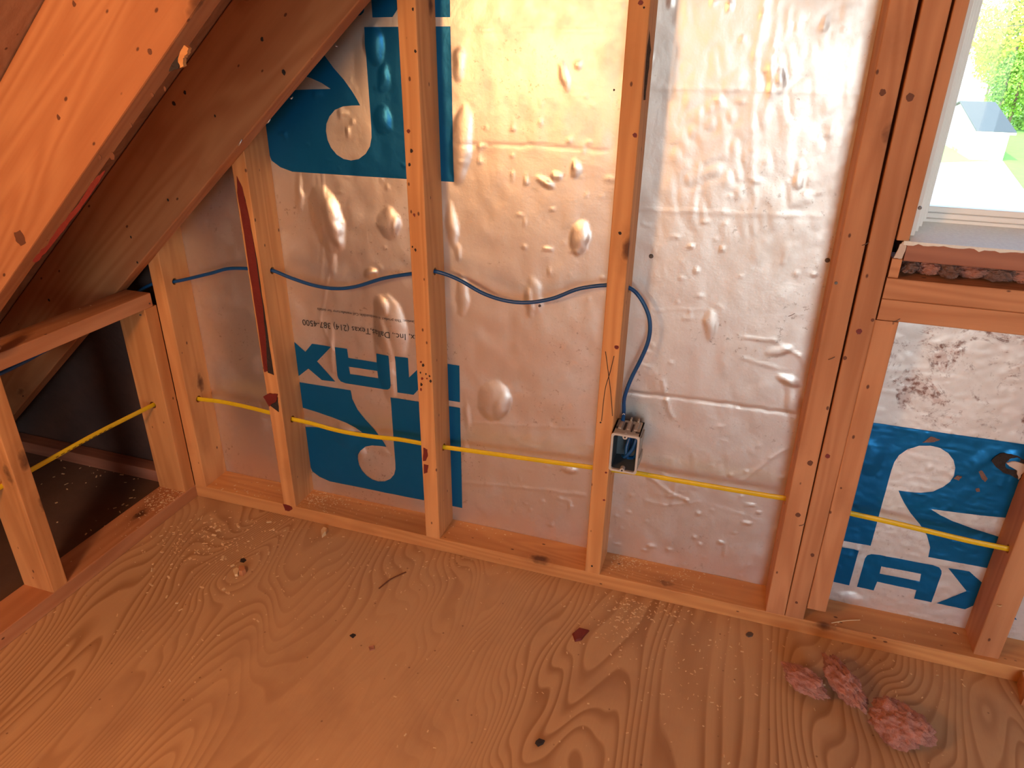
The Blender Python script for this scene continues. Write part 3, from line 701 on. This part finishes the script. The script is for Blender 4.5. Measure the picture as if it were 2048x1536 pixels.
# ------------------------------------------------------------------ insulation, chips and dust
def tuft(name, outline_axis, c, rad, rotz, mat, label, seed, fib=1500, cat='insulation', amp=.5, tilt=0.0):
    bm = bmesh.new(); bmesh.ops.create_icosphere(bm, subdivisions=5, radius=1.0)
    sd = Vector((seed*3.7, seed*1.3, seed*7.1))
    for vt in bm.verts:
        p = vt.co.normalized()
        n1 = mnoise.noise(p*1.3+sd); n2 = mnoise.noise(p*3.1+sd*2); rdg = 1-abs(mnoise.noise(Vector((p.x*1.5, p.y*4.5, p.z*4.5))+sd))*2.0
        n3 = mnoise.noise(p*9+sd); n4 = mnoise.noise(p*22+sd)
        k = 1+amp*(.62*n1+.48*n2+.34*rdg+.26*n3+.12*n4)
        vt.co = Vector((p.x*rad[0]*k, p.y*rad[1]*k, p.z*rad[2]*k))
    R_ = Matrix.Rotation(rotz, 4, 'Z') @ Matrix.Rotation(tilt, 4, 'Y')
    bmesh.ops.transform(bm, matrix=R_, verts=bm.verts[:])
    zmin = min(vt.co.z for vt in bm.verts)
    for vt in bm.verts:
        vt.co.z -= zmin
    pts = [vt.co.copy() for vt in bm.verts]; nrm = [vt.normal.copy() for vt in bm.verts]
    bm.normal_update(); nrm = [vt.normal.copy() for vt in bm.verts]
    o = obj(name, bm, mat, smooth=True); o.location = c
    if label: tag(o, label, cat)
    rd = random.Random(seed); V, F = [], []
    for _ in range(fib):
        i = rd.randrange(len(pts)); p = pts[i]-nrm[i]*.001
        d = (nrm[i]+Vector((rd.gauss(0, .9), rd.gauss(0, .9), rd.gauss(0, .6)))).normalized(); L = rd.uniform(.002, .008)
        s = d.cross(Vector((rd.random(), rd.random(), rd.random()))).normalized()*.00022
        q = p+d*L*.5+Vector((rd.gauss(0, .001), rd.gauss(0, .001), 0)); e = p+d*L+Vector((rd.gauss(0, .002), rd.gauss(0, .002), -.001))
        if min(q.z, e.z) < 0: continue
        b0 = len(V); w_ = s.cross(d).normalized()*.00022
        V += [p+s, p-s, p+w_, q+s, q-s, q+w_, e]
        F += [(b0, b0+1, b0+4, b0+3), (b0+1, b0+2, b0+5, b0+4), (b0+2, b0, b0+3, b0+5), (b0+3, b0+4, b0+6), (b0+4, b0+5, b0+6), (b0+5, b0+3, b0+6)]
    fo = obj('loose_fibres', mesh('loose_fibres', V, F), mat, o); tag(fo, kind='stuff')
    return o
c = onZ(1606, 1380); tuft('insulation_tuft', 0, (c.x, c.y, 0), (.040, .022, .016), math.radians(-38), M_PINK, 'smallest flattened pink insulation tuft on the plywood, left of the other two', 3, amp=.55)
c = onZ(1680, 1386); tuft('insulation_tuft', 0, (c.x, c.y, 0), (.050, .020, .022), math.radians(-62), M_PINK, 'narrow upright pink insulation tuft between the other two on the plywood', 5, amp=.6)
c = onZ(1790, 1478); tuft('insulation_tuft', 0, (c.x, c.y, 0), (.046, .034, .030), math.radians(-35), M_PINK, 'largest rounded pink insulation tuft on the plywood at lower right', 8, 2600, amp=.5)
c = onX(4, 672, .012); tuft('insulation_tuft', 0, (.010, c.y-.030, .607), (.011, .022, .022), 0, M_PINK, 'reddish insulation wisp on the knee wall top plate at the left edge', 9, 120)
# dusty insulation stuffed in the gap below the window stool
gap = []
for k, (px_, py_g, rx_, rz_) in enumerate(((1818,545,.020,.014),(1852,562,.022,.013),(1890,556,.016,.014),(1940,568,.034,.015),(1985,556,.016,.016),(2010,572,.022,.012),(2048,566,.024,.015))):
    c = onY(px_, py_g, .02)
    g_ = tuft('gap_insulation', 0, (c.x, .045+.01*(k % 2), .8145), (rx_*.78, .032, rz_), .2*k, M_PINK if k in (1, 3, 6) else M_DPINK, None, 20+k, 200, amp=.45)
    bmz = max(vv.co.z for vv in g_.data.vertices)
    sc_ = min(1, .0305/bmz)
    for vv in g_.data.vertices: vv.co.z *= sc_
    gap.append(g_)
gl = ['leftmost dusty lump', 'second pinkish lump', 'third dusty lump', 'widest pink lump', 'fifth dusty lump', 'sixth dusty lump', 'rightmost pink lump']
for g_, l_ in zip(gap, gl): tag(g_, l_+' of insulation in the gap under the window stool', 'insulation', 'insulation lumps under the window')
bt = beam('dark_gap_board', (1.63, .0985, .83), (2.4, .0985, .83), (0,0,1), .030, .008, M_DARKBOARD, 'dark board at the back of the gap under the window', 'board')

def chip(name, px, mat, label, thick=.004, seed=0, cat='chip', z=0.0):
    pts = [onZ(a, b, z) for a, b in px]; ctr = sum(pts, Vector())/len(pts)
    rd = random.Random(seed); k = len(pts)
    lo = [p-ctr for p in pts]; hi = [(p-ctr)*.86+Vector((0, 0, thick*rd.uniform(.5, 1.2))) for p in pts]
    fs_ = [tuple(range(k, 2*k)), tuple(range(k-1, -1, -1))]+[(i, (i+1) % k, k+(i+1) % k, k+i) for i in range(k)]
    m_ = mesh(name, lo+hi, fs_); bm = bmesh.new(); bm.from_mesh(m_); bmesh.ops.recalc_face_normals(bm, faces=bm.faces[:]); bm.to_mesh(m_); bm.free()
    o = obj(name, m_, mat); o.location = ctr+Vector((0, 0, .0002)); return tag(o, label, cat)
chip('bark_chip', [(1144,1268),(1158,1257),(1179,1262),(1170,1272),(1163,1281),(1150,1284)], M_BARK, 'flat red bark chip on the plywood floor', .005, 1)
chip('wood_chip', [(1070,1487),(1078,1481),(1090,1482),(1086,1489),(1076,1494)], M_BARKD, 'dark brown chip near the bottom edge of the floor', .006, 2)
chip('knockout_disc', [(1491,1268),(1496,1264),(1503,1264),(1507,1268),(1505,1273),(1497,1275),(1492,1272)], M_NAIL, 'small round grey slug on the plywood near the triple post', .002, 3, 'metal disc')
chip('bark_chip', [(466,1143),(474,1137),(480,1142),(476,1153),(470,1153)], M_CHIP, 'pale chip of the pair lying in front of the corner', .010, 4)
chip('bark_chip', [(478,1138),(490,1138),(493,1146),(486,1152),(478,1150)], M_STUD2, 'brown chip of the pair lying in front of the corner', .012, 5)
chip('bark_chip', [(481,1120),(489,1118),(493,1121),(487,1126),(480,1124)], M_BARKD, 'dark oval knot chip behind the pair of chips at left', .004, 6)
chip('wood_chip', [(699,1272),(706,1268),(712,1271),(706,1277)], M_BARKD, 'tiny dark chip beside two pale crumbs mid floor', .004, 7)
chip('wood_chip', [(737,1294),(748,1292),(750,1299),(740,1302)], M_SILLW, 'flat greenish-brown flake mid floor', .003, 8)
chip('wood_chip', [(642,1066),(648,1058),(655,1060),(652,1070),(644,1076)], M_CHIP, 'upright pale chip on the floor by the gable plate', .012, 9)
c0 = onZ(758, 1178); c1_ = onZ(782, 1160); c2_ = onZ(812, 1145)
tag(tube('bark_sliver', [c0+Vector((0, 0, .0015)), c1_+Vector((0, 0, .003)), c2_+Vector((0, 0, .0015))], .0019, M_KNOT, ry=.0010), 'long thin dark bark sliver on the floor', 'sliver')
c0 = onZ(1663, 1246, S+.0012); c1_ = onZ(1720, 1240, S+.0012)
tag(tube('wood_splinter', [c0, c0.lerp(c1_, .5)+Vector((0, .002, .0008)), c1_], .0012, M_CHIP, seg=6), 'straw-like pale splinter on the gable plate by the trimmer stud', 'splinter')
c0 = onZ(345, 862+250, 0)
cl_ = cY(1998, 1210, .012); childify(tube('splinter', [cl_+Vector((-.004, -.001, 0)), cl_+Vector((0, -.004, .001)), cl_+Vector((.004, -.001, .001))], .0014, M_CHIP, seg=5), sH)
ob_ = beam('lumber_offcut', onZ(2043, 1376, .018), onZ(2043, 1376, .018)+Vector((.22, -.03, 0)), (.12, 1, 0), .06, .036, M_STUD2, 'end of a lumber offcut lying on the floor at the right edge', 'wood offcut')

# sawdust: too many flakes to count
rd = random.Random(77); V, F = [], []
def flake(p, s, flat=.35):
    q = Matrix.Rotation(rd.uniform(0, 6.28), 3, 'Z') @ Matrix.Rotation(rd.uniform(-.5, .5), 3, 'X')
    lx, ly, lz = s*rd.uniform(.6, 2.0), s*rd.uniform(.35, .8), s*flat*rd.uniform(.4, 1)
    b0 = len(V)
    for sx, sy, sz in ((-1,-1,-1),(1,-1,-1),(1,1,-1),(-1,1,-1),(-1,-1,1),(1,-1,1),(1,1,1),(-1,1,1)):
        V.append(p+q @ Vector((sx*lx/2, sy*ly/2, sz*lz/2))+Vector((0, 0, lz*.55)))
    for f_ in ((0,3,2,1),(4,5,6,7),(0,1,5,4),(1,2,6,5),(2,3,7,6),(3,0,4,7)): F.append(tuple(b0+i for i in f_))
def spray(px0, py0, sx, sy, n, z, smin, smax, xlim=None, ylim=None):
    for _ in range(n):
        p = onZ(rd.gauss(px0, sx), rd.gauss(py0, sy), z)
        if xlim and not (xlim[0] < p.x < xlim[1]): continue
        if ylim and not (ylim[0] < p.y < ylim[1]): continue
        flake(p, rd.uniform(smin, smax))
spray(340, 1000, 30, 18, 420, S, .0012, .0040, (-.085, -.003))
spray(300, 1030, 60, 40, 160, S, .0010, .0030, (-.085, -.003))
spray(640, 998, 26, 10, 260, S, .0010, .0034, (.33, .70), (.004, .084))
spray(760, 1015, 60, 12, 90, S, .0010, .0030, (.33, .70), (.004, .084))
spray(1250, 1120, 30, 12, 260, S, .0010, .0030, (1.17, 1.52), (.004, .086))
spray(1350, 1155, 60, 14, 90, S, .0010, .0030, (1.17, 1.52), (.004, .086))
spray(500, 985, 40, 10, 60, S, .001, .004, (.04, .28), (.004, .086))
spray(950, 1055, 80, 12, 70, S, .001, .003, (.75, 1.115), (.004, .086))
spray(1800, 1260, 100, 20, 40, S, .001, .003, (1.66, 1.94), (.004, .086))
for a in ((400, 1085, 60, 30, 170), (430, 1090, 60, 40, 110), (1290, 1215, 60, 18, 200), (1240, 1270, 25, 25, 60), (700, 1150, 120, 50, 140), (560, 1060, 120, 20, 90), (900, 1130, 120, 20, 80), (1500, 1380, 200, 80, 90), (1000, 1300, 400, 120, 160), (300, 1250, 150, 80, 60), (1400, 1330, 50, 60, 60), (1720, 1330, 120, 30, 60)):
    spray(*a, 0.0, .0010, .0042, (.004, 2.4), (-1.2, -.003))
spray(200, 660, 60, 25, 60, .608, .001, .003, (-.085, -.004))
spray(200, 960, 90, 60, 70, 0.0, .002, .007, (-.6, -.095))
spray(420, 1090, 55, 35, 40, 0.0, .004, .009, (.01, 2.4), (-1.2, -.01))
spray(380, 1150, 90, 50, 24, 0.0, .004, .008, (.01, 2.4), (-1.2, -.01))
spray(1290, 1220, 60, 20, 26, 0.0, .003, .006, (.01, 2.4), (-1.2, -.01))
sd_ = obj('sawdust', mesh('sawdust', V, F), M_CHIP); tag(sd_, 'pale sawdust and shavings scattered along the plates and over the plywood', 'sawdust', kind='stuff')

# ------------------------------------------------------------------ outdoors
HY = 70.0
M_GRASS = simple('lawn', (.26, .48, .08), .9, 0, None, .3, .8)
M_CONC = simple('pale_concrete', (.70, .70, .67), .8, var=.05)
M_SIDING = simple('white_siding', (.90, .90, .88), .7, var=.04)
M_ROOFG = simple('grey_green_shingles', (.085, .105, .10), .9, 0, None, .15, 3.0)
M_ROOFR = simple('red_roof', (.55, .18, .09), .9, 0, None, .2, 2.0)
M_LEAF1 = simple('yellow_green_leaves', (.50, .58, .04), .8, 0, None, .35, 1.2)
M_LEAF2 = simple('green_leaves', (.24, .46, .05), .8, 0, None, .4, 1.2)
M_TRUNK = simple('tree_trunk', (.20, .13, .08), .9)
M_PANE = simple('house_pane', (.35, .42, .16), .3, var=.1)
gz0 = onY(2005, 322, HY).z
gr_ = boxes('lawn', [((-40, 6, gz0-.3), (120, 260, gz0))], M_GRASS); tag(gr_, kind='structure')
dp = [onZ(2005, 322, gz0+.04), onZ(2052, 386, gz0+.04), onZ(2120, 520, gz0+.04), onZ(1800, 520, gz0+.04), onZ(1780, 330, gz0+.04)]
dr = patch('driveway', dp, (0, 0, 1), M_CONC, None, .03); tag(dr, kind='structure')
ca = onY(1954, 262, HY); cb_ = onY(2022, 262, HY); ez = ca.z
rz = onY(1955, 205, HY+8).z
hs = empty('house', (ca.x, HY, gz0)); tag(hs, 'white house with a pale grey roof seen through the window', 'house')
hx0, hx1, hy0, hy1 = ca.x, cb_.x, HY, HY+16
rx_l = onY(1905, 205, HY+8).x
v = [(hx0,hy0,gz0),(hx1,hy0,gz0),(hx1,hy1,gz0),(hx0,hy1,gz0),(hx0,hy0,ez),(hx1,hy0,ez),(hx1,hy1,ez),(hx0,hy1,ez),(hx0,hy0+8,rz-.15),(hx1,hy0+8,rz-.15)]
childify(obj('walls', mesh('walls', v, [(0,1,5,4),(1,2,6,9,5),(2,3,7,6),(3,0,4,8,7),(4,5,9,8),(8,9,6,7)]), M_SIDING), hs)
def slab(name, q, th, mat, parent):
    n = (Vector(q[1])-Vector(q[0])).cross(Vector(q[3])-Vector(q[0])).normalized()
    if n.z < 0: n = -n
    return patch(name, q, n, mat, parent, th)
slab('roof', [(hx0-.15, hy0-.5, ez-.02), (hx1+.3, hy0-.5, ez-.02), (hx1+.3, hy0+8, rz), (hx0-.15, hy0+8, rz)], .10, M_ROOFG, hs)
slab('roof', [(hx0-.15, hy1+.5, ez-.02), (hx1+.3, hy1+.5, ez-.02), (hx1+.3, hy0+8, rz), (hx0-.15, hy0+8, rz)], .10, M_ROOFG, hs)
childify(boxes('fascia', [((hx0-.15, hy0-.56, ez-.16), (hx1+.3, hy0-.44, ez+.02))], M_SIDING), hs)
for r_ in range(2):
    for q_ in range(2):
        p0 = onX(1889+12*q_, 286+19*r_, hx0); p1 = onX(1899+12*q_, 302+19*r_, hx0)
        wz0, wz1 = sorted((p0.z, p1.z)); 
        childify(boxes('window_pane', [((hx0-.03, 74.5+1.3*(1-q_), onX(1895, 302+19*r_, hx0).z), (hx0+.01, 75.6+1.3*(1-q_), onX(1895, 286+19*r_, hx0).z))], M_PANE), hs)
bl = onY(1945, 97, 130); br_ = onY(2003, 97, 130); tl = onY(1945, 80, 136)
rh = empty('red_roofed_house', (bl.x, 130, gz0)); tag(rh, 'distant house with a red roof beyond the trees', 'house')
slab('roof', [(bl.x, 128, bl.z), (br_.x, 128, br_.z), (br_.x, 138, tl.z), (bl.x, 138, tl.z)], .3, M_ROOFR, rh)
childify(boxes('walls', [((bl.x+.3, 129, gz0), (br_.x-.3, 138, bl.z-.1))], M_SIDING), rh)
def tree(px_, py_t, dist, rpx, mat, label, n=3500, squash=1.15):
    c = onY(px_, py_t, dist); R_ = rpx*(dist+1.3)/FPX/math.cos(.4)
    t_ = empty('tree', (c.x, c.y, gz0)); tag(t_, label, 'tree', 'trees outside the window')
    rd = random.Random(int(px_*7+py_t)); V, F = [], []
    for _ in range(n):
        d = Vector((rd.gauss(0, 1), rd.gauss(0, 1), rd.gauss(0, 1))).normalized()
        k = rd.uniform(.55, 1.0)*(1+.28*mnoise.noise(d*2.2+Vector((px_, 0, 0))))
        p = c+Vector((d.x*R_*k, d.y*R_*k, d.z*R_*k*squash))
        if p.z < gz0+.2: continue
        a = Vector((rd.gauss(0, 1), rd.gauss(0, 1), rd.gauss(0, 1))).normalized(); b = a.cross(d).normalized(); s = R_*rd.uniform(.035, .075)
        b0 = len(V); V += [p-a*s, p+b*s*.6, p+a*s, p-b*s*.6]; F.append((b0, b0+1, b0+2, b0+3))
    childify(obj('foliage', mesh('foliage', V, F), mat), t_)
    childify(tube('trunk', [(c.x, c.y, gz0), (c.x+.1, c.y, (gz0+c.z)/2), (c.x, c.y, c.z)], max(R_*.05, .12), M_TRUNK, seg=8, sub=3), t_)
tree(2040, 70, 105, 62, M_LEAF1, 'tall yellow-green tree at the top right of the window view')
tree(1992, 118, 122, 32, M_LEAF1, 'small yellow-green tree in front of the red-roofed house')
tree(2040, 165, 96, 44, M_LEAF2, 'green tree directly behind the white house')
tree(2080, 290, 100, 62, M_LEAF2, 'dense green tree to the right of the white house', 6000)
tree(1958, 30, 150, 26, M_LEAF1, 'faint pale tree far away above the red roof', 1600)
tag(tube('utility_wire', [onY(1900, 56, 80), onY(1975, 54, 80), onY(2048, 50, 80), onY(2120, 44, 80)], .035, M_NAIL, seg=5), 'thin overhead wire crossing the window view', 'wire')
